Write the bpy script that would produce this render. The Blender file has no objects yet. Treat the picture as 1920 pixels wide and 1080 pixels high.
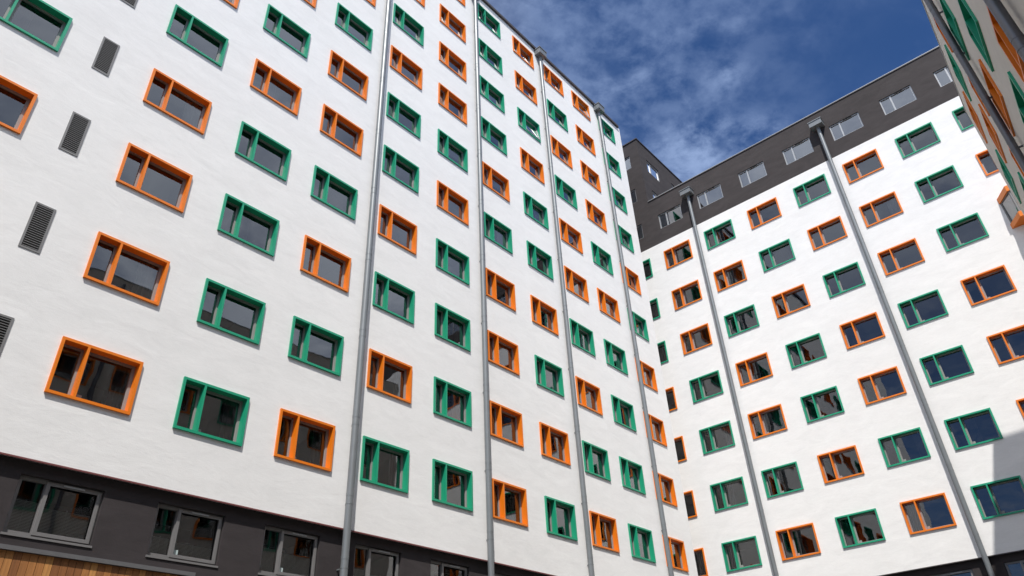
import bpy, math, random
from mathutils import Matrix, Vector
random.seed(7)
S = bpy.context.scene
COL = S.collection

# ------------------------------------------------------------------ helpers
class MB:
    """collects faces, builds one mesh object"""
    def __init__(s): s.v = []; s.f = []; s.m = []
    def face(s, pts, m=0):
        n = len(s.v); s.v += [tuple(p) for p in pts]; s.f.append(tuple(range(n, n+len(pts)))); s.m.append(m)
    def box(s, x0, x1, y0, y1, z0, z1, m=0):
        n = len(s.v)
        s.v += [(x0,y0,z0),(x1,y0,z0),(x1,y1,z0),(x0,y1,z0),(x0,y0,z1),(x1,y0,z1),(x1,y1,z1),(x0,y1,z1)]
        for q in ((0,3,2,1),(4,5,6,7),(0,1,5,4),(1,2,6,5),(2,3,7,6),(3,0,4,7)):
            s.f.append(tuple(n+i for i in q)); s.m.append(m)
    def prism(s, poly, z0, z1, m=0):
        """poly counter-clockwise seen from above"""
        n = len(s.v); k = len(poly)
        s.v += [(x,y,z0) for x,y in poly] + [(x,y,z1) for x,y in poly]
        s.f.append(tuple(n+i for i in reversed(range(k)))); s.m.append(m)
        s.f.append(tuple(n+k+i for i in range(k))); s.m.append(m)
        for i in range(k):
            j = (i+1) % k
            s.f.append((n+i, n+j, n+k+j, n+k+i)); s.m.append(m)
    def cyl(s, x, y, z0, z1, r, seg=20, m=0, r1=None):
        r1 = r if r1 is None else r1
        n = len(s.v)
        for i in range(seg):
            a = 2*math.pi*i/seg
            s.v.append((x+r*math.cos(a), y+r*math.sin(a), z0))
        for i in range(seg):
            a = 2*math.pi*i/seg
            s.v.append((x+r1*math.cos(a), y+r1*math.sin(a), z1))
        for i in range(seg):
            j = (i+1) % seg
            s.f.append((n+i, n+j, n+seg+j, n+seg+i)); s.m.append(m)
        lo = [s.v[n+i] for i in range(seg)]; hi = [s.v[n+seg+i] for i in range(seg)]
        s.face(lo[::-1], m); s.face(hi, m)
    def mesh(s, name, mats, smooth=False):
        me = bpy.data.meshes.new(name); me.from_pydata(s.v, [], s.f)
        for mt in (mats if isinstance(mats, (list, tuple)) else [mats]): me.materials.append(mt)
        for p, mi in zip(me.polygons, s.m): p.material_index = mi
        if smooth:
            for p in me.polygons: p.use_smooth = len(p.vertices) == 4
        me.update(); return me

def link(name, me, parent=None, loc=(0,0,0), rz=0):
    o = bpy.data.objects.new(name, me); COL.objects.link(o)
    o.location = loc; o.rotation_euler = (0,0,rz)
    if parent: o.parent = parent
    return o
def put(name, mb, mats, parent=None, loc=(0,0,0), rz=0, smooth=False):
    return link(name, mb.mesh(name, mats, smooth), parent, loc, rz)

# ------------------------------------------------------------------ materials
def new_mat(name):
    m = bpy.data.materials.new(name); m.use_nodes = True
    nt = m.node_tree; b = nt.nodes['Principled BSDF']
    return m, nt, b
def simple(name, col, rough=.5, metal=0., spec=.5, var=.06, scale=6., bump=0., bscale=60.):
    m, nt, b = new_mat(name); N = nt.nodes.new; L = nt.links.new
    tc = N('ShaderNodeTexCoord')
    no = N('ShaderNodeTexNoise'); no.inputs['Scale'].default_value = scale; no.inputs['Detail'].default_value = 6
    L(tc.outputs['Object'], no.inputs['Vector'])
    hs = N('ShaderNodeMixRGB'); hs.blend_type = 'MIX'
    hs.inputs['Color1'].default_value = (*[c*(1-var) for c in col], 1); hs.inputs['Color2'].default_value = (*[min(1,c*(1+var)) for c in col], 1)
    L(no.outputs['Fac'], hs.inputs['Fac']); L(hs.outputs['Color'], b.inputs['Base Color'])
    b.inputs['Roughness'].default_value = rough; b.inputs['Metallic'].default_value = metal
    b.inputs['Specular IOR Level'].default_value = spec
    if bump:
        n2 = N('ShaderNodeTexNoise'); n2.inputs['Scale'].default_value = bscale; n2.inputs['Detail'].default_value = 4
        L(tc.outputs['Object'], n2.inputs['Vector'])
        bp = N('ShaderNodeBump'); bp.inputs['Strength'].default_value = bump; bp.inputs['Distance'].default_value = .01
        L(n2.outputs['Fac'], bp.inputs['Height']); L(bp.outputs['Normal'], b.inputs['Normal'])
    return m

def plaster(name, col, blotch=.10, warm=(1,1,1)):
    """trowelled render: broad smears, small stains, fine grain"""
    m, nt, b = new_mat(name); N = nt.nodes.new; L = nt.links.new
    tc = N('ShaderNodeTexCoord')
    mp = N('ShaderNodeMapping'); mp.inputs['Scale'].default_value = (.55, .55, 1.5); mp.inputs['Rotation'].default_value = (.25, .2, 0)
    L(tc.outputs['Object'], mp.inputs['Vector'])
    n1 = N('ShaderNodeTexNoise'); n1.inputs['Scale'].default_value = 1.9; n1.inputs['Detail'].default_value = 9; n1.inputs['Roughness'].default_value = .62
    n1.inputs['Distortion'].default_value = .6
    L(mp.outputs['Vector'], n1.inputs['Vector'])
    n2 = N('ShaderNodeTexNoise'); n2.inputs['Scale'].default_value = .16; n2.inputs['Detail'].default_value = 5
    L(tc.outputs['Object'], n2.inputs['Vector'])
    n3 = N('ShaderNodeTexNoise'); n3.inputs['Scale'].default_value = 3.1; n3.inputs['Detail'].default_value = 8; n3.inputs['Roughness'].default_value = .7
    L(tc.outputs['Object'], n3.inputs['Vector'])
    r1 = N('ShaderNodeMapRange'); r1.inputs[1].default_value = .3; r1.inputs[2].default_value = .7; r1.inputs[3].default_value = 1-blotch; r1.inputs[4].default_value = 1+blotch*.35
    L(n1.outputs['Fac'], r1.inputs[0])
    r2 = N('ShaderNodeMapRange'); r2.inputs[1].default_value = .3; r2.inputs[2].default_value = .7; r2.inputs[3].default_value = 1-blotch*.45; r2.inputs[4].default_value = 1+blotch*.2
    L(n2.outputs['Fac'], r2.inputs[0])
    r3 = N('ShaderNodeMapRange'); r3.inputs[1].default_value = .64; r3.inputs[2].default_value = .78; r3.inputs[3].default_value = 1; r3.inputs[4].default_value = 1-blotch*.9
    L(n3.outputs['Fac'], r3.inputs[0])
    mu = N('ShaderNodeMath'); mu.operation = 'MULTIPLY'; L(r1.outputs[0], mu.inputs[0]); L(r2.outputs[0], mu.inputs[1])
    mu2 = N('ShaderNodeMath'); mu2.operation = 'MULTIPLY'; L(mu.outputs[0], mu2.inputs[0]); L(r3.outputs[0], mu2.inputs[1])
    n5 = N('ShaderNodeTexNoise'); n5.inputs['Scale'].default_value = 14; n5.inputs['Detail'].default_value = 8; n5.inputs['Roughness'].default_value = .75
    L(mp.outputs['Vector'], n5.inputs['Vector'])
    r5 = N('ShaderNodeMapRange'); r5.inputs[1].default_value = .25; r5.inputs[2].default_value = .75; r5.inputs[3].default_value = .955; r5.inputs[4].default_value = 1.03
    L(n5.outputs['Fac'], r5.inputs[0])
    mu3 = N('ShaderNodeMath'); mu3.operation = 'MULTIPLY'; L(mu2.outputs[0], mu3.inputs[0]); L(r5.outputs[0], mu3.inputs[1]); mu2 = mu3
    cm = N('ShaderNodeVectorMath'); cm.operation = 'SCALE'; cm.inputs[0].default_value = col
    L(mu2.outputs[0], cm.inputs['Scale']); L(cm.outputs['Vector'], b.inputs['Base Color'])
    b.inputs['Roughness'].default_value = .85; b.inputs['Specular IOR Level'].default_value = .25
    ad = N('ShaderNodeMath'); ad.operation = 'ADD'
    n4 = N('ShaderNodeTexNoise'); n4.inputs['Scale'].default_value = 55; n4.inputs['Detail'].default_value = 3
    L(tc.outputs['Object'], n4.inputs['Vector'])
    sc = N('ShaderNodeMath'); sc.operation = 'MULTIPLY'; sc.inputs[1].default_value = .18; L(n4.outputs['Fac'], sc.inputs[0])
    L(n1.outputs['Fac'], ad.inputs[0]); L(sc.outputs[0], ad.inputs[1])
    bp = N('ShaderNodeBump'); bp.inputs['Strength'].default_value = .22; bp.inputs['Distance'].default_value = .03
    L(ad.outputs[0], bp.inputs['Height']); L(bp.outputs['Normal'], b.inputs['Normal'])
    return m

M = {}
M['white'] = plaster('white_plaster', (.81,.806,.797), .065)
M['brown'] = plaster('dark_brown_plaster', (.053,.046,.047), .26)
M['plinth'] = plaster('dark_plinth_plaster', (.045,.0385,.040), .2)
M['orange'] = simple('orange_paint', (.74,.185,.007), .38, var=.04, scale=3)
M['green'] = simple('green_paint', (.012,.30,.165), .38, var=.05, scale=3)
M['upvc'] = simple('grey_window_profile', (.27,.255,.25), .45)
M['alu'] = simple('pale_aluminium', (.40,.41,.42), .38, metal=.35)
M['pgrey'] = simple('plinth_window_grey', (.20,.195,.195), .42, metal=.2)
M['zinc'] = simple('galvanised_pipe', (.19,.205,.215), .42, metal=.3, var=.12, scale=2.5, bump=.05, bscale=5)
M['dzinc'] = simple('dark_pipe', (.12,.12,.13), .4, metal=.5, var=.1)
M['coping'] = simple('dark_coping', (.05,.042,.042), .5)
M['lcoping'] = simple('light_coping', (.36,.37,.38), .4, metal=.3)
M['louvre'] = simple('louvre_grey', (.19,.187,.185), .5, metal=.2)
M['nearplaster'] = plaster('near_block_plaster', (.58,.54,.485), .06)  # near block: even tone, darker and warmer than the white plaster
M['black'] = simple('black_void', (.006,.006,.006), .9, spec=.1)
M['room'] = simple('dim_room', (.036,.036,.036), .9, spec=.1, var=.25, scale=1.5)
M['curtain'] = simple('pale_curtain', (.45,.43,.41), .9, spec=.1)
M['dcurtain'] = simple('dark_curtain', (.12,.10,.10), .9, spec=.1)
M['blind'] = simple('blind_slat', (.80,.83,.82), .5)
M['sticker'] = simple('pale_sticker', (.45,.55,.54), .6)
M['flash'] = simple('flashing', (.15,.15,.155), .45, metal=.3)
M['vent'] = simple('trickle_vent', (.03,.03,.03), .6)

def glass(name, refl=2.8, tint=.55):
    m = bpy.data.materials.new(name); m.use_nodes = True; nt = m.node_tree; nt.nodes.clear()
    N = nt.nodes.new; L = nt.links.new
    out = N('ShaderNodeOutputMaterial'); mix = N('ShaderNodeMixShader'); tr = N('ShaderNodeBsdfTransparent'); gl = N('ShaderNodeBsdfGlossy')
    tr.inputs['Color'].default_value = (tint*.96, tint, tint, 1); gl.inputs['Roughness'].default_value = .004
    gl.inputs['Color'].default_value = (.97,.98,1,1)
    fr = N('ShaderNodeFresnel'); fr.inputs['IOR'].default_value = 1.5
    mu = N('ShaderNodeMath'); mu.operation = 'MULTIPLY'; mu.use_clamp = True; mu.inputs[1].default_value = refl
    L(fr.outputs[0], mu.inputs[0]); L(mu.outputs[0], mix.inputs['Fac']); L(tr.outputs[0], mix.inputs[1]); L(gl.outputs[0], mix.inputs[2])
    # slight waviness of the panes, different at every window
    ge = N('ShaderNodeNewGeometry'); no = N('ShaderNodeTexNoise'); no.inputs['Scale'].default_value = 1.1; no.inputs['Detail'].default_value = 1.5
    L(ge.outputs['Position'], no.inputs['Vector'])
    bp = N('ShaderNodeBump'); bp.inputs['Strength'].default_value = .16; bp.inputs['Distance'].default_value = .02
    L(no.outputs['Fac'], bp.inputs['Height']); L(bp.outputs['Normal'], gl.inputs['Normal'])
    L(mix.outputs[0], out.inputs['Surface']); return m
M['glass'] = glass('window_glass')
M['aglass'] = glass('attic_window_glass', refl=5.2, tint=.45)

def wood_mat():
    m, nt, b = new_mat('cedar_boards'); N = nt.nodes.new; L = nt.links.new
    tc = N('ShaderNodeTexCoord'); mp = N('ShaderNodeMapping'); mp.inputs['Scale'].default_value = (14, 14, .8)
    L(tc.outputs['Object'], mp.inputs['Vector'])
    no = N('ShaderNodeTexNoise'); no.inputs['Scale'].default_value = 2.2; no.inputs['Detail'].default_value = 8
    L(mp.outputs['Vector'], no.inputs['Vector'])
    # one tone per board, by its place along the wall
    sx = N('ShaderNodeSeparateXYZ'); L(tc.outputs['Object'], sx.inputs[0])
    dv = N('ShaderNodeMath'); dv.operation = 'DIVIDE'; dv.inputs[1].default_value = .135; L(sx.outputs['X'], dv.inputs[0])
    fl = N('ShaderNodeMath'); fl.operation = 'FLOOR'; L(dv.outputs[0], fl.inputs[0])
    wn = N('ShaderNodeTexWhiteNoise'); wn.noise_dimensions = '1D'; L(fl.outputs[0], wn.inputs['W'])
    rp = N('ShaderNodeValToRGB'); e = rp.color_ramp.elements
    e[0].color = (.19,.07,.021,1); e[1].color = (.54,.26,.075,1)
    k = rp.color_ramp.elements.new(.5); k.color = (.36,.15,.042,1)
    L(wn.outputs['Value'], rp.inputs['Fac'])
    mx = N('ShaderNodeMixRGB'); mx.blend_type = 'MULTIPLY'; mx.inputs['Fac'].default_value = .7
    r2 = N('ShaderNodeMapRange'); r2.inputs[1].default_value = .3; r2.inputs[2].default_value = .7; r2.inputs[3].default_value = .6; r2.inputs[4].default_value = 1.15
    L(no.outputs['Fac'], r2.inputs[0])
    L(rp.outputs['Color'], mx.inputs['Color1']); L(r2.outputs[0], mx.inputs['Color2']); L(mx.outputs['Color'], b.inputs['Base Color'])
    b.inputs['Roughness'].default_value = .6
    return m
M['wood'] = wood_mat()

def ground_mat():
    m, nt, b = new_mat('paving'); N = nt.nodes.new; L = nt.links.new
    tc = N('ShaderNodeTexCoord'); br = N('ShaderNodeTexBrick'); br.inputs['Scale'].default_value = 2.5
    br.inputs['Color1'].default_value = (.13,.125,.115,1); br.inputs['Color2'].default_value = (.10,.097,.09,1); br.inputs['Mortar'].default_value = (.12,.12,.11,1); br.inputs['Mortar Size'].default_value = .012
    L(tc.outputs['Object'], br.inputs['Vector']); L(br.outputs['Color'], b.inputs['Base Color']); b.inputs['Roughness'].default_value = .85
    return m
M['ground'] = ground_mat()

# ------------------------------------------------------------------ measured layout (metres, camera at z = 0, paving at z = -1.6)
G = -1.6
FL = 15.543                      # front plane of the coloured frames on the long white block (faces -y)
FR = 32.751                      # front plane of the frames on the right-hand block (faces -x)
PROUD = .05
WL, WR = FL+PROUD, FR+PROUD      # wall faces
W, H, EX = 1.711, 1.268, .20     # frame width, height, reveal depth
XC = [1.06, 4.900, 7.585, 10.193, 12.876, 15.553, 18.203, 20.945, 23.606, 26.208, 28.829]
ZL = [6.754, 9.532, 12.365, 15.181, 18.008, 20.823, 23.615, 26.386, 29.134, 31.954]
TC = [-1.53, 1.132, 3.790, 6.459, 9.120, 11.761, 14.379, 17.02]
ZR = [7.114, 9.855, 12.688, 15.463, 18.279, 21.101, 23.914]
H0 = .012                        # wall openings are a little smaller than the frames

# ------------------------------------------------------------------ window kit (local: x along wall, +y into the wall, z up, origin bottom centre of the front)
FW = .062
MX0 = -W/2 + W*.322              # centre of the vertical fin
def surround(col):
    b = MB(); x0, x1 = -W/2, W/2; D = EX+.10
    b.box(x0, x1, 0, D, 0, FW); b.box(x0, x1, 0, D, H-FW, H)
    b.box(x0, x0+FW, 0, D, FW, H-FW); b.box(x1-FW, x1, 0, D, FW, H-FW)
    b.box(MX0-.026, MX0+.026, 0, D, FW, H-FW)
    return b.mesh(col+'_frame', M[col])
SUR = {'O': surround('orange'), 'G': surround('green')}
OPEN1 = (-W/2+FW, MX0-.026); OPEN2 = (MX0+.026, W/2-FW)
def sash_mesh():
    b = MB(); y0, y1 = EX, EX+.06
    for (a, c), t in ((OPEN1, .045), (OPEN2, .055)):
        z0, z1 = FW, H-FW; e = .001
        a += e; c -= e; z0 += e; z1 -= e
        b.box(a, c, y0, y1, z0, z0+t); b.box(a, c, y0, y1, z1-t, z1)
        b.box(a, a+t, y0, y1, z0+t, z1-t); b.box(c-t, c, y0, y1, z0+t, z1-t)
    # inner beads
    a, c = OPEN2
    b.box(a+.056, a+.066, y0+.012, y1, FW+.058, H-FW-.058); b.box(c-.066, c-.056, y0+.012, y1, FW+.058, H-FW-.058)
    b.box(a+.075, a+.17, y0+.015, y0+.028, FW+.06, FW+.15)
    return b.mesh('sash', M['upvc'])
SASH = sash_mesh()
def pane_mesh(a, c):
    b = MB(); z0, z1 = FW+.03, H-FW-.03
    b.face([(a+.03, EX+.035, z0), (c-.03, EX+.035, z0), (c-.03, EX+.035, z1), (a+.03, EX+.035, z1)])
    return b.mesh('pane', M['glass'])
PANE1, PANE2 = pane_mesh(*OPEN1), pane_mesh(*OPEN2)
def room_mesh(w=W, h=H, y0=EX+.105, d=1.6):
    b = MB(); x0, x1 = -w/2+.02, w/2-.02; z0, z1 = .02, h-.02; y1 = y0+d
    b.face([(x0,y1,z0),(x1,y1,z0),(x1,y1,z1),(x0,y1,z1)])
    b.face([(x0,y0,z0),(x0,y1,z0),(x0,y1,z1),(x0,y0,z1)]); b.face([(x1,y0,z0),(x1,y1,z0),(x1,y1,z1),(x1,y0,z1)])
    b.face([(x0,y0,z0),(x1,y0,z0),(x1,y1,z0),(x0,y1,z0)]); b.face([(x0,y0,z1),(x1,y0,z1),(x1,y1,z1),(x0,y1,z1)])
    return b.mesh('room', M['room'])
ROOM = room_mesh()
def curtain_mesh(x0, x1, mat, y=EX+.17, z0=.05, z1=H-.05):
    b = MB(); n = max(6, int((x1-x0)/.035)); pts = []
    for i in range(n+1):
        x = x0+(x1-x0)*i/n; pts.append((x, y+.022*math.sin(i*1.9)+.008*math.sin(i*.7)))
    for (xa, ya), (xb, yb) in zip(pts, pts[1:]): b.face([(xa,ya,z0),(xb,yb,z0),(xb,yb,z1),(xa,ya,z1)])
    return b.mesh('curtain', M[mat])
CUR = [curtain_mesh(.30, W/2-.03, 'curtain'), curtain_mesh(-W/2+.03, -.42, 'curtain'), curtain_mesh(.42, W/2-.03, 'dcurtain'),
       curtain_mesh(-W/2+.03, W/2-.03, 'curtain', z0=.72), curtain_mesh(-.2, .15, 'dcurtain')]

def window(parent, loc, rz, col, cur=None, openlight=False):
    o = link('window', SUR[col], parent, loc, rz)
    o['label'] = 'orange framed window' if col == 'O' else 'green framed window'
    link('sash', SASH, o); link('pane', PANE1, o)
    p = link('pane', PANE2, o)
    if openlight:
        t = openlight_mesh(); q = link('opening_sash', t, o, (0, EX-.01, H-FW-.02)); q.rotation_euler = (math.radians(-11), 0, 0)
        o['label'] = o['label'] + ' standing open'
        bpy.data.objects.remove(p)
        pp = MB(); a, c = OPEN2; pp.face([(a+.04, .02, -(H-2*FW-.1)), (c-.04, .02, -(H-2*FW-.1)), (c-.04, .02, -.04), (a+.04, .02, -.04)])
        q2 = link('pane', pp.mesh('open_pane', M['glass']), o, (0, EX-.01, H-FW-.02)); q2.rotation_euler = (math.radians(-11), 0, 0)
    link('room', ROOM, o)
    if cur is not None: link('curtain', CUR[cur], o)
    return o
_ol = []
def openlight_mesh():
    if not _ol:
        b = MB(); a, c = OPEN2[0]+.006, OPEN2[1]-.006; z1 = H-2*FW-.06; t = .06
        b.box(a, c, 0, .05, -z1, t-z1); b.box(a, c, 0, .05, -t, 0); b.box(a, a+t, 0, .05, t-z1, -t); b.box(c-t, c, 0, .05, t-z1, -t)
        _ol.append(b.mesh('opening_sash', M['lcoping']))
    return _ol[0]

# plain grey windows of the attic / tower / plinth
def plain_window(w, h, split, prof, mat, sill=0., gm='glass'):
    """frame flush box of depth .09, origin bottom centre"""
    b = MB(); x0, x1 = -w/2, w/2; t = prof; xm = x0+w*split
    b.box(x0, x1, 0, .09, 0, t); b.box(x0, x1, 0, .09, h-t, h)
    b.box(x0, x0+t, 0, .09, t, h-t); b.box(x1-t, x1, 0, .09, t, h-t)
    b.box(xm-t*.6, xm+t*.6, 0, .09, t, h-t)
    if sill:
        b.box(x0-.02, x1+.02, -sill, .0, -.045, -.005)
    me = b.mesh('frame', M[mat])
    pa = MB(); pa.face([(x0+t*.8, .05, t*.8), (xm-t*.4, .05, t*.8), (xm-t*.4, .05, h-t*.8), (x0+t*.8, .05, h-t*.8)])
    pb = MB(); pb.face([(xm+t*.4, .05, t*.8), (x1-t*.8, .05, t*.8), (x1-t*.8, .05, h-t*.8), (xm+t*.4, .05, h-t*.8)])
    r = room_mesh(w, h, .095, 1.3)
    return me, pa.mesh('pane', M[gm]), pb.mesh('pane', M[gm]), r
AW, AH = 1.54, 1.06
ATT = plain_window(AW, AH, .335, .055, 'alu', gm='aglass')
def vent_slot(w, h):
    b = MB(); b.box(w*-.02, w*.26, -.012, -.001, h-.055, h-.02); return b
VS = vent_slot(AW, AH).mesh('trickle_vent', M['vent'])
def attic_window(parent, loc, rz, vent=True):
    o = link('attic_window', ATT[0], parent, loc, rz)
    link('pane', ATT[1], o); link('pane', ATT[2], o); link('room', ATT[3], o)
    if vent: link('trickle_vent', VS, o)
    return o
PW, PH = 1.57, 1.09
PLI = plain_window(PW, PH, .34, .075, 'pgrey', sill=.11)
def sub_sash():
    b = MB(); x0 = -PW/2+PW*.34; x1 = PW/2-.03; t = .07
    b.box(x0-.03, x1, -.028, -.001, .04, .04+t); b.box(x0-.03, x1, -.028, -.001, PH-.03-t, PH-.03)
    b.box(x0-.03, x0-.03+t, -.028, -.001, .04+t, PH-.03-t); b.box(x1-t, x1, -.028, -.001, .04+t, PH-.03-t)
    return b.mesh('opening_sash', M['pgrey'])
SSH = sub_sash()
def blind_mesh(x0, x1, z0, z1):
    b = MB(); z = z0
    while z < z1:
        b.face([(x0,.115,z),(x1,.115,z),(x1,.125,z+.021),(x0,.125,z+.021)]); z += .026
    b.box((x0+x1)/2-.004, (x0+x1)/2+.004, .106, .112, z0, z1+.02)
    return b.mesh('blind', M['blind'])
VS2 = MB(); VS2.box(.02, .42, -.045, -.03, PH-.075, PH-.045); VS2 = VS2.mesh('trickle_vent', M['lcoping'])
STK = MB(); STK.box(-PW/2+PW*.34+.075, -PW/2+PW*.34+.165, .040, .044, .12, .22); STK = STK.mesh('sticker', M['sticker'])
def plinth_window(parent, loc, rz, blind=None, sticker=False):
    o = link('plinth_window', PLI[0], parent, loc, rz)
    link('pane', PLI[1], o); link('pane', PLI[2], o); link('opening_sash', SSH, o); link('room', PLI[3], o); link('trickle_vent', VS2, o)
    if blind:
        link('blind', blind_mesh(-PW/2+.08, -PW/2+PW*.34-.05, .08, blind), o)
        link('blind', blind_mesh(-PW/2+PW*.34+.05, PW/2-.08, .08, blind-.06), o)
    if sticker: link('sticker', STK, o)
    return o

# wall sheets with openings ----------------------------------------
def wall_sheet(mb, to3, u0, u1, z0, z1, holes, m=0):
    """to3(u, z) -> point; holes = (ua, ub, za, zb); faces wound so that u right, z up faces the viewer"""
    us = sorted({u0, u1, *[h[0] for h in holes], *[h[1] for h in holes]}); zs = sorted({z0, z1, *[h[2] for h in holes], *[h[3] for h in holes]})
    us = [u for u in us if u0 <= u <= u1]; zs = [z for z in zs if z0 <= z <= z1]
    for ua, ub in zip(us, us[1:]):
        run = None
        for za, zb in zip(zs, zs[1:]):
            cu, cz = (ua+ub)/2, (za+zb)/2
            if any(h[0] < cu < h[1] and h[2] < cz < h[3] for h in holes):
                if run is not None: mb.face([to3(ua,run),to3(ub,run),to3(ub,za),to3(ua,za)], m); run = None
            elif run is None: run = za
        if run is not None: mb.face([to3(ua,run),to3(ub,run),to3(ub,zs[-1]),to3(ua,zs[-1])], m)

def pipe_parts(parent, x, y, z0, z1, r, mat, wall_dir, joints, brk=True, hop=None):
    """downpipe as a part; joints and brackets as sub-parts"""
    b = MB(); b.cyl(x, y, z0, z1, r, 24)
    o = put('downpipe', b, mat, parent, smooth=True)
    for zj in joints:
        c = MB(); c.cyl(x, y, zj, zj+.09, r*1.045, 24); put('pipe_collar', c, mat, o, smooth=True)
        if brk:
            k = MB(); dx, dy = wall_dir
            zz = zj-.22
            k.cyl(x, y, zz, zz+.03, r*1.05, 24)
            if abs(dy) > abs(dx): k.box(x-.025, x+.025, min(y+r*dy, y+dy*.30), max(y+r*dy, y+dy*.30), zz+.003, zz+.032)
            else: k.box(min(x+r*dx, x+dx*.30), max(x+r*dx, x+dx*.30), y-.025, y+.025, zz+.003, zz+.032)
            put('pipe_bracket', k, mat, o)
    if hop: put('rainwater_hopper', hop, M['zinc'], o)
    return o

def empty(name, loc, label, cat):
    o = bpy.data.objects.new(name, None); COL.objects.link(o); o.location = loc; o['label'] = label; o['category'] = cat; return o

# ================================================================== long white block on the left (faces -y)
L_ = empty('apartment_building', (0,0,0), 'tall white ten-row apartment block on the left above a dark plinth and timber boards', 'building')
LX0, LX1, LZ0, LZ1 = -14., 30.56, 5.40, 33.90
LB = FL+12.                      # back of the block
coltab = {
 0: {1:'G', 2:'O', 3:'O', 4:'G', 5:'O'},
 1: dict(enumerate('OOOOGOG', 1)), 2: dict(enumerate('GGGGOGOO', 1)), 3: dict(enumerate('OGOGOOGOG', 1)),
 4: dict(enumerate('GOGOGGOGOG', 1)), 5: dict(enumerate('GGGGOGOOOO', 1)), 6: dict(enumerate('OOOOGOGGGG', 1)),
 7: dict(enumerate('GOGOGGOGOO', 1)), 8: dict(enumerate('OGOGOOGOGO', 1)), 9: dict(enumerate('GGGGOGOOOO', 1)), 10: dict(enumerate('OOOOGOGGGG', 1))}
holesL = []
VENTS = [(2.90, z) for z in (6.86, 9.68, 12.51, 15.32, 18.13)]
VW, VH = .42, 1.21
for c, d in coltab.items():
    for fl in d: holesL.append((XC[c]-W/2+H0, XC[c]+W/2-H0, ZL[fl-1]+H0, ZL[fl-1]+H-H0))
for vx, vz in VENTS: holesL.append((vx-VW/2+.01, vx+VW/2-.01, vz+.01, vz+VH-.01))
wl = MB()
wall_sheet(wl, lambda u, z: (u, WL, z), LX0, LX1, LZ0, LZ1, holesL)
wl.face([(LX1,WL,LZ0),(LX1,LB,LZ0),(LX1,LB,LZ1),(LX1,WL,LZ1)])
wl.face([(LX0,LB,LZ0),(LX0,WL,LZ0),(LX0,WL,LZ1),(LX0,LB,LZ1)])
wl.face([(LX1,LB,LZ0),(LX0,LB,LZ0),(LX0,LB,LZ1),(LX1,LB,LZ1)])
wl.face([(LX0,WL,LZ0),(LX0,LB,LZ0),(LX1,LB,LZ0),(LX1,WL,LZ0)])
put('white_wall', wl, M['white'], L_)
rf = MB(); rf.face([(LX0,WL,LZ1-.02),(LX1,WL,LZ1-.02),(LX1,LB,LZ1-.02),(LX0,LB,LZ1-.02)])
put('flat_roof', rf, M['coping'], L_)
cp = MB(); cp.box(LX0, LX1-.22, WL-.11, WL+.25, LZ1-.06, LZ1+.10)
put('roof_coping', cp, M['coping'], L_)
bd = MB(); bd.box(LX0, LX1, WL-.012, WL+.02, LZ0-.035, LZ0-.003)
put('drip_bead', bd, simple('fringe_red_bead', (.16,.05,.05), .5), L_)  # reddish lens fringe of the lit edge put into the bead colour
# dark plinth, set back under the white storeys
PY = WL+.125; PZ = 4.05
holesP = [(XC[c]+.05-PW/2, XC[c]+.05+PW/2, PZ, PZ+PH) for c in range(0, 11)]
pl = MB()
wall_sheet(pl, lambda u, z: (u, PY, z), LX0, LX1-.1, G, LZ0-.004, holesP)
for c in range(0, 11):         # reveals of the openings
    a, b_, z0, z1 = holesP[c]; y1 = PY+.19
    pl.face([(a,PY,z0),(a,PY,z1),(a,y1,z1),(a,y1,z0)]); pl.face([(b_,PY,z1),(b_,PY,z0),(b_,y1,z0),(b_,y1,z1)])
    pl.face([(a,PY,z1),(b_,PY,z1),(b_,y1,z1),(a,y1,z1)]); pl.face([(a,PY,z0),(a,y1,z0),(b_,y1,z0),(b_,PY,z0)])
pl.face([(LX1-.1,PY,G),(LX1-.1,LB,G),(LX1-.1,LB,LZ0-.004),(LX1-.1,PY,LZ0-.004)])
put('dark_plinth_wall', pl, M['plinth'], L_)
for c in range(0, 11):
    plinth_window(L_, (XC[c]+.05, PY+.09, PZ), 0, {1: .66, 2: .44, 3: .62, 4: .5, 5: .8}.get(c), c in (2, 3))
fs = MB(); fs.box(LX0, 7.9, PY-.13, PY-.004, 3.735, 3.815)
put('metal_flashing', fs, M['flash'], L_)
wd = MB(); x = LX0; bwid = .135
n0 = int(LX0/bwid)-1
for i in range(n0, int(7.8/bwid)):
    wd.box(i*bwid+.004, (i+1)*bwid-.004, PY-.075, PY-.004, G, 3.728)
put('timber_cladding', wd, M['wood'], L_)
# windows
dark_cur = {(1,1):2, (2,1):2, (3,1):2, (4,2):2, (5,2):0, (5,3):2, (6,2):1, (4,1):2, (6,1):2, (7,6):0, (8,5):1, (9,3):2, (9,2):2, (10,3):0, (5,6):3, (3,5):1, (8,7):0, (10,1):2, (6,8):1, (2,3):4, (7,9):0, (9,8):2, (5,9):1}
for c, d in coltab.items():
    for fl, k in d.items():
        cu = dark_cur.get((c, fl))
        if cu is None and random.random() < .38: cu = random.randrange(5)
        window(L_, (XC[c], FL, ZL[fl-1]), 0, k, cu, (c, fl) in ((7, 8), (9, 10)))
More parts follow.
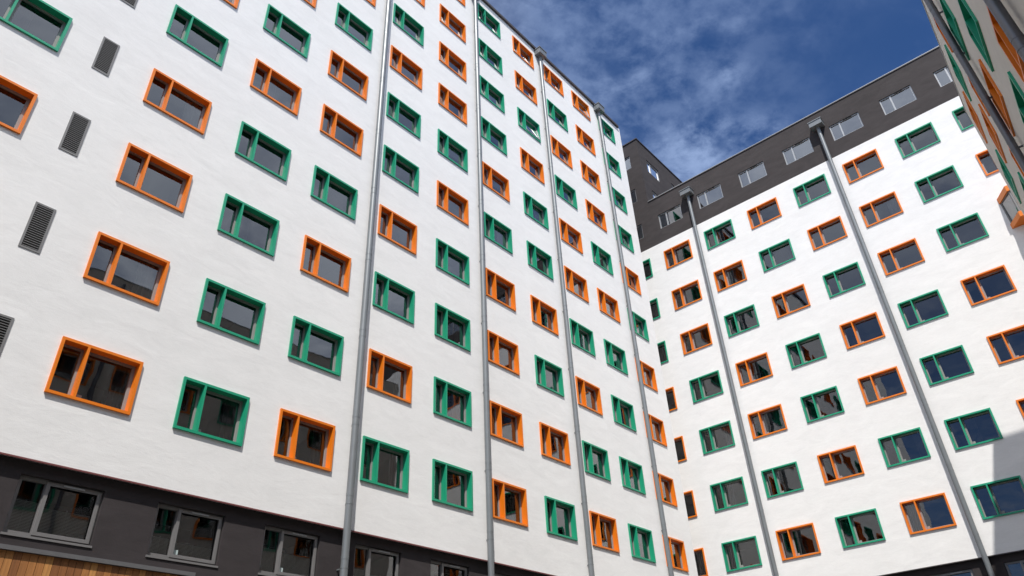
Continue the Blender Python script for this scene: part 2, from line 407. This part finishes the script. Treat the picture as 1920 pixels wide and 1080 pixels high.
# louvred vents
def vent_meshes():
    b = MB(); t = .045; x0, x1 = -VW/2, VW/2
    b.box(x0, x1, -.015, .06, 0, t); b.box(x0, x1, -.015, .06, VH-t, VH); b.box(x0, x0+t, -.015, .06, t, VH-t); b.box(x1-t, x1, -.015, .06, t, VH-t)
    s = MB(); n = 20; p = (VH-2*t)/n
    for i in range(n):
        z = t+p*i
        s.box(x0+t, x1-t, -.008, .03, z+p*.34, z+p*.58)
    k = MB(); k.face([(x0+.02,.058,.02),(x1-.02,.058,.02),(x1-.02,.058,VH-.02),(x0+.02,.058,VH-.02)])
    return b.mesh('louvre_vent', M['louvre']), s.mesh('slats', M['louvre']), k.mesh('back', M['black'])
VM = vent_meshes()
for vx, vz in VENTS:
    o = link('louvre_vent', VM[0], L_, (vx, WL, vz)); link('louvre_slats', VM[1], o); link('vent_back', VM[2], o)
# downpipes with hoppers at the parapet
def hopper_L(x):
    b = MB(); b.box(x-.30, x+.30, WL-.40, WL-.003, 33.36, 33.74); b.box(x-.33, x+.33, WL-.43, WL-.003, 33.743, 33.80)
    return b
for x in (11.63, 17.05, 22.32, 27.98):
    pipe_parts(L_, x, WL-.145, G, 33.37, .098, M['zinc'], (0, 1), [1.9, 4.6, 6.2, 8.4, 11.2, 14.0, 16.8, 19.6, 22.4, 25.2, 28.0, 30.8], True, hopper_L(x))

# ================================================================== right-hand block (faces -x) with dark attic and dark tower behind
R_ = empty('apartment_building', (0,0,0), 'white apartment block at the courtyard end with dark brown attic storey and tower', 'building')
yy = lambda t: FL-t
RZ0, RZB, RZT, TZ = 5.86, 25.88, 29.25, 34.70
RY1, RY0 = FL+12., -14.          # far (+y) and near (-y) ends
TY = 15.65                       # side face of the tower
RB = FR+13.
ctab = {0: 'OOOOGGG', 1: 'GGGGOOO', 2: 'OGOOGOG', 3: 'GOGGOGO', 4: 'OGOOGOG', 5: 'GGGGOOO', 6: 'OOOOGGG', 7: 'GOGO.OG'}
hR = []
for c, s in ctab.items():
    for i, k in enumerate(s):
        if k != '.': hR.append((-(yy(TC[c]))-W/2+H0, -(yy(TC[c]))+W/2-H0, ZR[i]+H0, ZR[i]+H-H0))
to3 = lambda u, z: (WR, -u, z)
wr = MB(); wall_sheet(wr, to3, -RY1, -RY0, RZ0, RZB, hR)
wr.face([(WR,RY0,RZ0),(RB,RY0,RZ0),(RB,RY0,RZB),(WR,RY0,RZB)]); wr.face([(RB,RY1,RZ0),(WR,RY1,RZ0),(WR,RY1,RZB),(RB,RY1,RZB)])
wr.face([(WR,RY1,RZ0),(RB,RY1,RZ0),(RB,RY0,RZ0),(WR,RY0,RZ0)])
put('white_wall', wr, M['white'], R_)
AZ = 26.855
AYS = [yy(t) for t in TC]; AYS[0] = 17.13
hA = [(-y-AW/2, -y+AW/2, AZ, AZ+AH) for y in AYS]
TW = [29.73, 32.58]
hA2 = hA + [(-17.13-AW/2, -17.13+AW/2, z, z+AH) for z in TW]
wa = MB()
wall_sheet(wa, to3, -TY, -RY0, RZB, RZT, [h for h in hA if h[0] > -TY])
wall_sheet(wa, to3, -RY1, -TY, RZB, TZ, [h for h in hA2 if h[1] < -TY])
# tower side face
SW = [(33.70, 35.56, 32.42, 33.50), (33.70, 35.56, 29.75, 30.83), (36.9, 38.7, 32.42, 33.50), (36.9, 38.7, 29.75, 30.83)]
SW = [(a, a+AW, z0, z0+AH) for a, b_, z0, z1 in SW]
wall_sheet(wa, lambda u, z: (u, TY, z), WR, RB, RZT-.3, TZ, SW)
for (a, b_, z0, z1) in hA2:      # shallow reveals
    x1 = WR+.12
    wa.face([(WR,-a,z0),(x1,-a,z0),(x1,-a,z1),(WR,-a,z1)]); wa.face([(WR,-b_,z0),(WR,-b_,z1),(x1,-b_,z1),(x1,-b_,z0)])
    wa.face([(WR,-a,z1),(x1,-a,z1),(x1,-b_,z1),(WR,-b_,z1)]); wa.face([(WR,-a,z0),(WR,-b_,z0),(x1,-b_,z0),(x1,-a,z0)])
for (a, b_, z0, z1) in SW:
    y1 = TY+.12
    wa.face([(a,TY,z0),(a,TY,z1),(a,y1,z1),(a,y1,z0)]); wa.face([(b_,TY,z1),(b_,TY,z0),(b_,y1,z0),(b_,y1,z1)])
    wa.face([(a,TY,z1),(b_,TY,z1),(b_,y1,z1),(a,y1,z1)]); wa.face([(a,TY,z0),(a,y1,z0),(b_,y1,z0),(b_,TY,z0)])
wa.face([(RB,TY,RZB),(RB,RY1,RZB),(RB,RY1,TZ),(RB,TY,TZ)]); wa.face([(RB,RY0,RZB),(RB,TY,RZB),(RB,TY,RZT),(RB,RY0,RZT)])
wa.face([(WR,RY0,RZB),(RB,RY0,RZB),(RB,RY0,RZT),(WR,RY0,RZT)])
put('dark_attic_wall', wa, M['brown'], R_)
rr = MB(); rr.face([(WR,RY0,RZT-.1),(RB,RY0,RZT-.1),(RB,TY,RZT-.1),(WR,TY,RZT-.1)]); rr.face([(WR,TY,TZ-.1),(RB,TY,TZ-.1),(RB,RY1,TZ-.1),(WR,RY1,TZ-.1)])
put('flat_roof', rr, M['coping'], R_)
c1 = MB(); c1.box(WR-.04, WR+.30, RY0, TY-.004, RZT, RZT+.035); put('roof_coping', c1, M['lcoping'], R_)
c1b = MB(); c1b.box(WR-.035, WR+.2, RY0, TY-.004, RZT-.045, RZT-.004); put('coping_drip', c1b, M['coping'], R_)
c2 = MB(); c2.box(WR-.05, WR+.3, TY-.05, RY1, TZ, TZ+.07); c2.box(WR+.302, RB, TY-.05, TY+.3, TZ, TZ+.07); put('tower_coping', c2, M['coping'], R_)
for y in AYS: attic_window(R_, (WR+.05, y, AZ), -math.pi/2)
for z in TW: attic_window(R_, (WR+.05, 17.13, z), -math.pi/2)
for a, b_, z0, z1 in SW: attic_window(R_, ((a+b_)/2, TY+.05, z0), 0, False)
# plinth of the right-hand block
PX = WR+.125; PZR = 4.48
hQ = [(-yy(t)-PW/2, -yy(t)+PW/2, PZR, PZR+PH) for t in TC]
pr = MB(); wall_sheet(pr, lambda u, z: (PX, -u, z), -RY1, -RY0, G, RZ0-.004, hQ)
for a, b_, z0, z1 in hQ:
    x1 = PX+.19
    pr.face([(PX,-a,z0),(x1,-a,z0),(x1,-a,z1),(PX,-a,z1)]); pr.face([(PX,-b_,z0),(PX,-b_,z1),(x1,-b_,z1),(x1,-b_,z0)])
    pr.face([(PX,-a,z1),(x1,-a,z1),(x1,-b_,z1),(PX,-b_,z1)]); pr.face([(PX,-a,z0),(PX,-b_,z0),(x1,-b_,z0),(x1,-a,z0)])
pr.face([(PX,RY0,G),(RB,RY0,G),(RB,RY0,RZ0-.004),(PX,RY0,RZ0-.004)])
put('dark_plinth_wall', pr, M['plinth'], R_)
bd = MB(); bd.box(WR-.012, WR+.02, RY0, RY1, RZ0-.035, RZ0-.003); put('drip_bead', bd, M['coping'], R_)
for t in TC: plinth_window(R_, (PX+.09, yy(t), PZR), -math.pi/2)
for c, s in ctab.items():
    for i, k in enumerate(s):
        if k == '.': continue
        cu = None
        if random.random() < .3: cu = random.choice((2, 2, 4, 0, 1))
        window(R_, (FR, yy(TC[c]), ZR[i]), -math.pi/2, k, cu)
def hopper_R(y):
    b = MB(); b.box(WR-.46, WR-.003, y-.33, y+.33, 28.06, 28.36); b.box(WR-.49, WR-.003, y-.36, y+.36, 28.363, 28.41)
    return b
for y in (12.98, 5.04):
    pipe_parts(R_, WR-.15, y, G, 28.07, .098, M['zinc'], (1, 0), [3.2, 6.6, 9.3, 12.1, 14.9, 17.7, 20.5, 23.3, 25.9], True, hopper_R(y))
# projecting angled bay window near the right end of the wall
OZ0, OZ1 = 18.16, 19.79; q = .77
oy0, oy1, oy2, oy3 = -.54, -.985, -1.95, -2.40
plan = [(WR-.003, oy0), (WR-q, oy1), (WR-q, oy2), (WR-.003, oy3)]
bay = MB(); bay.prism(plan, OZ0, OZ0+.25)
bo = put('bay_window', bay, M['orange'], R_)
bay2 = MB(); bay2.prism(plan, OZ1-.27, OZ1); put('bay_canopy', bay2, M['orange'], bo); bo['label'] = 'orange angled bay window projecting from the wall'
def inset(p, d): cx, cy = WR, (oy0+oy3)/2; return (p[0]+(.0 if abs(p[0]-WR) < .01 else d), p[1]+(d if p[1] < cy else -d))
pin = [inset(p, .05) for p in plan]
fr_ = MB(); gl_ = MB(); z0, z1 = OZ0+.252, OZ1-.272
for (xa, ya), (xb, yb) in zip(pin, pin[1:]):
    ln = math.hypot(xb-xa, yb-ya); tx, ty = (xb-xa)/ln, (yb-ya)/ln; nx, ny = -ty, tx   # nx: into the bay
    def P(s, d, z): return (xa+tx*s+nx*d, ya+ty*s+ny*d, z)
    def bar(s0, s1, za, zb, d0=0., d1=.05):
        n = len(fr_.v); fr_.v += [P(s0,d0,za),P(s1,d0,za),P(s1,d1,za),P(s0,d1,za),P(s0,d0,zb),P(s1,d0,zb),P(s1,d1,zb),P(s0,d1,zb)]
        for qd in ((0,3,2,1),(4,5,6,7),(0,1,5,4),(1,2,6,5),(2,3,7,6),(3,0,4,7)): fr_.f.append(tuple(n+i for i in qd)); fr_.m.append(0)
    e = .06
    bar(e, ln-e, z0, z0+.05); bar(e, ln-e, z1-.05, z1); bar(.002, e-.001, z0, z1); bar(ln-e+.001, ln-.002, z0, z1)
    gl_.face([P(e,.025,z0+.05), P(ln-e,.025,z0+.05), P(ln-e,.025,z1-.05), P(e,.025,z1-.05)])
put('bay_frame', fr_, M['louvre'], bo); put('pane', gl_, M['glass'], bo)
ib = MB(); ib.face([(WR-.006, oy0-.04, z0), (WR-.006, oy3+.04, z0), (WR-.006, oy3+.04, z1), (WR-.006, oy0-.04, z1)])
put('bay_interior', ib, simple('bay_grey_blind', (.22,.22,.21), .8), bo)

# ================================================================== near block on the right, seen edge on, in its own shade (faces +y)
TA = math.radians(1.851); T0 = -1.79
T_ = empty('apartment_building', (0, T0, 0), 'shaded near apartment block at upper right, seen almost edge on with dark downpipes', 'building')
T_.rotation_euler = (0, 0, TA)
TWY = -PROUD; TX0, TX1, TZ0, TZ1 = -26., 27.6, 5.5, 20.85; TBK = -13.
tcols = [14.53+2.63*i for i in range(-9, 5)]; trows = [6.71, 9.51, 12.31, 15.11, 17.91]
tcol = {(0,1):'G',(1,3):'G',(0,2):'G',(1,2):'O',(4,3):'G',(3,3):'O',(4,4):'O',(3,4):'G',(2,3):'O',(3,2):'G',(-1,2):'O',(-1,3):'O',(0,3):'O'}
hT = []
for i, s in enumerate(tcols):
    for z in trows: hT.append((-s-W/2+H0, -s+W/2-H0, z+H0, z+H-H0))
wt = MB(); wall_sheet(wt, lambda u, z: (-u, TWY, z), -TX1, -TX0, TZ0, TZ1, hT)
wt.face([(TX1,TBK,TZ0),(TX1,TWY,TZ0),(TX1,TWY,TZ1),(TX1,TBK,TZ1)]); wt.face([(TX0,TWY,TZ0),(TX0,TBK,TZ0),(TX0,TBK,TZ1),(TX0,TWY,TZ1)])
wt.face([(TX0,TBK,TZ0),(TX1,TBK,TZ0),(TX1,TBK,TZ1),(TX0,TBK,TZ1)]); wt.face([(TX0,TBK,TZ0),(TX0,TWY,TZ0),(TX1,TWY,TZ0),(TX1,TBK,TZ0)])
put('near_wall', wt, M['nearplaster'], T_)
wt2 = MB(); wt2.box(TX0+.1, TX1-.1, TBK+.1, TWY-.125, G, TZ0-.004); put('dark_plinth_wall', wt2, M['plinth'], T_)
rt = MB(); rt.face([(TX0,TBK,TZ1-.02),(TX1,TBK,TZ1-.02),(TX1,TWY,TZ1-.02),(TX0,TWY,TZ1-.02)]); put('flat_roof', rt, M['coping'], T_)
ct = MB(); ct.box(TX0, TX1, TWY-.3, TWY+.03, TZ1, TZ1+.05); put('roof_coping', ct, M['lcoping'], T_)
for i, s in enumerate(tcols):
    for j, z in enumerate(trows):
        c = i-9
        k = tcol.get((c, j)) or random.choice('OG')
        window(T_, (s, 0, z), math.pi, k)
for s in (17.75, 10.35):
    pipe_parts(T_, s, TWY+.17, G, 20.6, .088, M['dzinc'], (0, -1), [6.9, 8.6, 10.3, 12.0, 13.7, 15.4, 17.1, 18.8], True, None)

# ================================================================== ground
g = MB(); g.face([(-600,-600,G),(600,-600,G),(600,600,G),(-600,600,G)])
go = put('ground', g, M['ground']); go['kind'] = 'structure'; go['label'] = 'paved courtyard ground between the blocks'; go['category'] = 'ground'

# ================================================================== light and sky
sun_d = Vector((1.25, 1.0, -2.62)).normalized()       # direction the light travels
elev = math.asin(-sun_d.z)
sl = bpy.data.lights.new('sun', 'SUN'); sl.energy = 4.9; sl.angle = math.radians(.53); sl.color = (1, .955, .895)
so = bpy.data.objects.new('sun', sl); COL.objects.link(so); so.rotation_euler = sun_d.to_track_quat('-Z', 'Y').to_euler(); so.location = (-20, -20, 60)
w = bpy.data.worlds.new('World'); S.world = w; w.use_nodes = True; nt = w.node_tree; N = nt.nodes.new; Lk = nt.links.new
bg = nt.nodes['Background']; bg.inputs['Strength'].default_value = .05
sk = N('ShaderNodeTexSky'); sk.sky_type = 'NISHITA'; sk.sun_disc = False; sk.sun_elevation = elev
sk.sun_rotation = math.atan2(-sun_d.x, -sun_d.y)      # azimuth of the sun from +Y, clockwise
sk.air_density = 1.0; sk.dust_density = .3; sk.ozone_density = 3.0
tc = N('ShaderNodeTexCoord'); sp = N('ShaderNodeSeparateXYZ'); Lk(tc.outputs['Generated'], sp.inputs[0])
mz = N('ShaderNodeMath'); mz.operation = 'MAXIMUM'; mz.inputs[1].default_value = .05; Lk(sp.outputs['Z'], mz.inputs[0])
dx = N('ShaderNodeMath'); dx.operation = 'DIVIDE'; Lk(sp.outputs['X'], dx.inputs[0]); Lk(mz.outputs[0], dx.inputs[1])
dy = N('ShaderNodeMath'); dy.operation = 'DIVIDE'; Lk(sp.outputs['Y'], dy.inputs[0]); Lk(mz.outputs[0], dy.inputs[1])
cb = N('ShaderNodeCombineXYZ'); Lk(dx.outputs[0], cb.inputs[0]); Lk(dy.outputs[0], cb.inputs[1])
def math_(op, x, y=None, c=False):
    n = N('ShaderNodeMath'); n.operation = op; n.use_clamp = c
    for i, v in enumerate((x, y)):
        if v is None: continue
        if isinstance(v, (int, float)): n.inputs[i].default_value = v
        else: Lk(v, n.inputs[i])
    return n.outputs[0]
def smooth(x, a, b, lo=0., hi=1.):
    n = N('ShaderNodeMapRange'); n.interpolation_type = 'SMOOTHSTEP'
    for i, v in enumerate((a, b, lo, hi)): n.inputs[i+1].default_value = v
    Lk(x, n.inputs[0]); return n.outputs[0]
def noise(scale, det, rough, dist, loc, stretch=(1,1,1), rot=0.):
    mp = N('ShaderNodeMapping'); mp.inputs['Location'].default_value = loc; mp.inputs['Scale'].default_value = stretch; mp.inputs['Rotation'].default_value = (0,0,rot); Lk(cb.outputs[0], mp.inputs['Vector'])
    n = N('ShaderNodeTexNoise'); n.inputs['Scale'].default_value = scale; n.inputs['Detail'].default_value = det; n.inputs['Roughness'].default_value = rough; n.inputs['Distortion'].default_value = dist
    Lk(mp.outputs['Vector'], n.inputs['Vector']); return n.outputs['Fac']
# thin mottled cloud veil, thickening away from one clear patch, with a few brighter puffs
ds = N('ShaderNodeVectorMath'); ds.operation = 'DISTANCE'; ds.inputs[1].default_value = (1.08, -.04, 0); Lk(cb.outputs[0], ds.inputs[0])
clear = smooth(ds.outputs['Value'], .03, .55)
mott = noise(10.5, 7, .6, .12, (3.1, 1.7, 0), (1, 1.15, 1), .5)
big = noise(2.6, 4, .5, .4, (7.3, 2.2, 0))
veil = math_('MULTIPLY', clear, math_('ADD', smooth(mott, .33, .67, .04, .75), smooth(big, .35, .7, -.10, .25)), True)
puff = math_('MULTIPLY', smooth(noise(4.2, 9, .58, .5, (1.4, 5.2, 0), (1, 1.2, 1)), .50, .78), math_('ADD', clear, .12), True)
def at(px, py, r0, r1):
    d = N('ShaderNodeVectorMath'); d.operation = 'DISTANCE'; d.inputs[1].default_value = (px, py, 0); Lk(cb.outputs[0], d.inputs[0])
    return smooth(d.outputs['Value'], r0, r1, 1., 0.)
rag = smooth(noise(12, 9, .62, .2, (2.2, 9.2, 0)), .34, .66)
pf = math_('MULTIPLY', rag, math_('ADD', math_('ADD', at(1.05, .40, .02, .16), math_('MULTIPLY', at(.93, .255, .0, .08), .8)), math_('MULTIPLY', at(1.10, .27, .0, .09), .9)), True)
cov0 = math_('ADD', math_('MULTIPLY', veil, .5), math_('MULTIPLY', puff, .75), True)
cov = math_('ADD', cov0, math_('MULTIPLY', pf, .62), True)
tint = N('ShaderNodeMixRGB'); tint.blend_type = 'MULTIPLY'; tint.inputs['Fac'].default_value = 1; tint.inputs['Color2'].default_value = (.70, 1.08, 1.60, 1)
Lk(sk.outputs['Color'], tint.inputs['Color1'])
mixc = N('ShaderNodeMixRGB'); mixc.inputs['Color2'].default_value = (5.6, 7.6, 12.2, 1)
Lk(cov, mixc.inputs['Fac']); Lk(tint.outputs['Color'], mixc.inputs['Color1'])
# brighter broken cloud over the other half of the sky (south and west), out of frame, turned up to brighten pane reflections and add fill
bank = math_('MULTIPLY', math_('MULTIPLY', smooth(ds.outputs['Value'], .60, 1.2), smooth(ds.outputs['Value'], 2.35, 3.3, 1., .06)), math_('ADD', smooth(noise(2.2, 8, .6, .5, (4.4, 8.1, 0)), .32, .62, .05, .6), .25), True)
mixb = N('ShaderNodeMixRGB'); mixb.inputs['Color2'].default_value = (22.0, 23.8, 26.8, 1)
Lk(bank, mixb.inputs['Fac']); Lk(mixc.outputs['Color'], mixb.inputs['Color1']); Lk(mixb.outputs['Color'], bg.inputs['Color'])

# ================================================================== camera
cam = bpy.data.cameras.new('camera'); co = bpy.data.objects.new('camera', cam); COL.objects.link(co); S.camera = co
yaw, pit, rol = (0.881913, 0.585106, -0.053851)
cam.sensor_width = 36; cam.lens = 1367.942*36/1920; cam.clip_end = 3000; cam.clip_start = .05
f = Vector((math.sin(yaw)*math.cos(pit), math.cos(yaw)*math.cos(pit), math.sin(pit)))
r = Vector((math.cos(yaw), -math.sin(yaw), 0)); u = r.cross(f)
r2 = math.cos(rol)*r + math.sin(rol)*u; u2 = -math.sin(rol)*r + math.cos(rol)*u
co.matrix_world = Matrix(((r2.x,u2.x,-f.x,0),(r2.y,u2.y,-f.y,0),(r2.z,u2.z,-f.z,0),(0,0,0,1)))

S.render.engine = 'CYCLES'; S.render.resolution_x = 1024; S.render.resolution_y = 576
S.cycles.max_bounces = 8; S.cycles.transparent_max_bounces = 8
S.view_settings.view_transform = 'Standard'; S.view_settings.look = 'None'; S.view_settings.exposure = .28; S.view_settings.gamma = 1
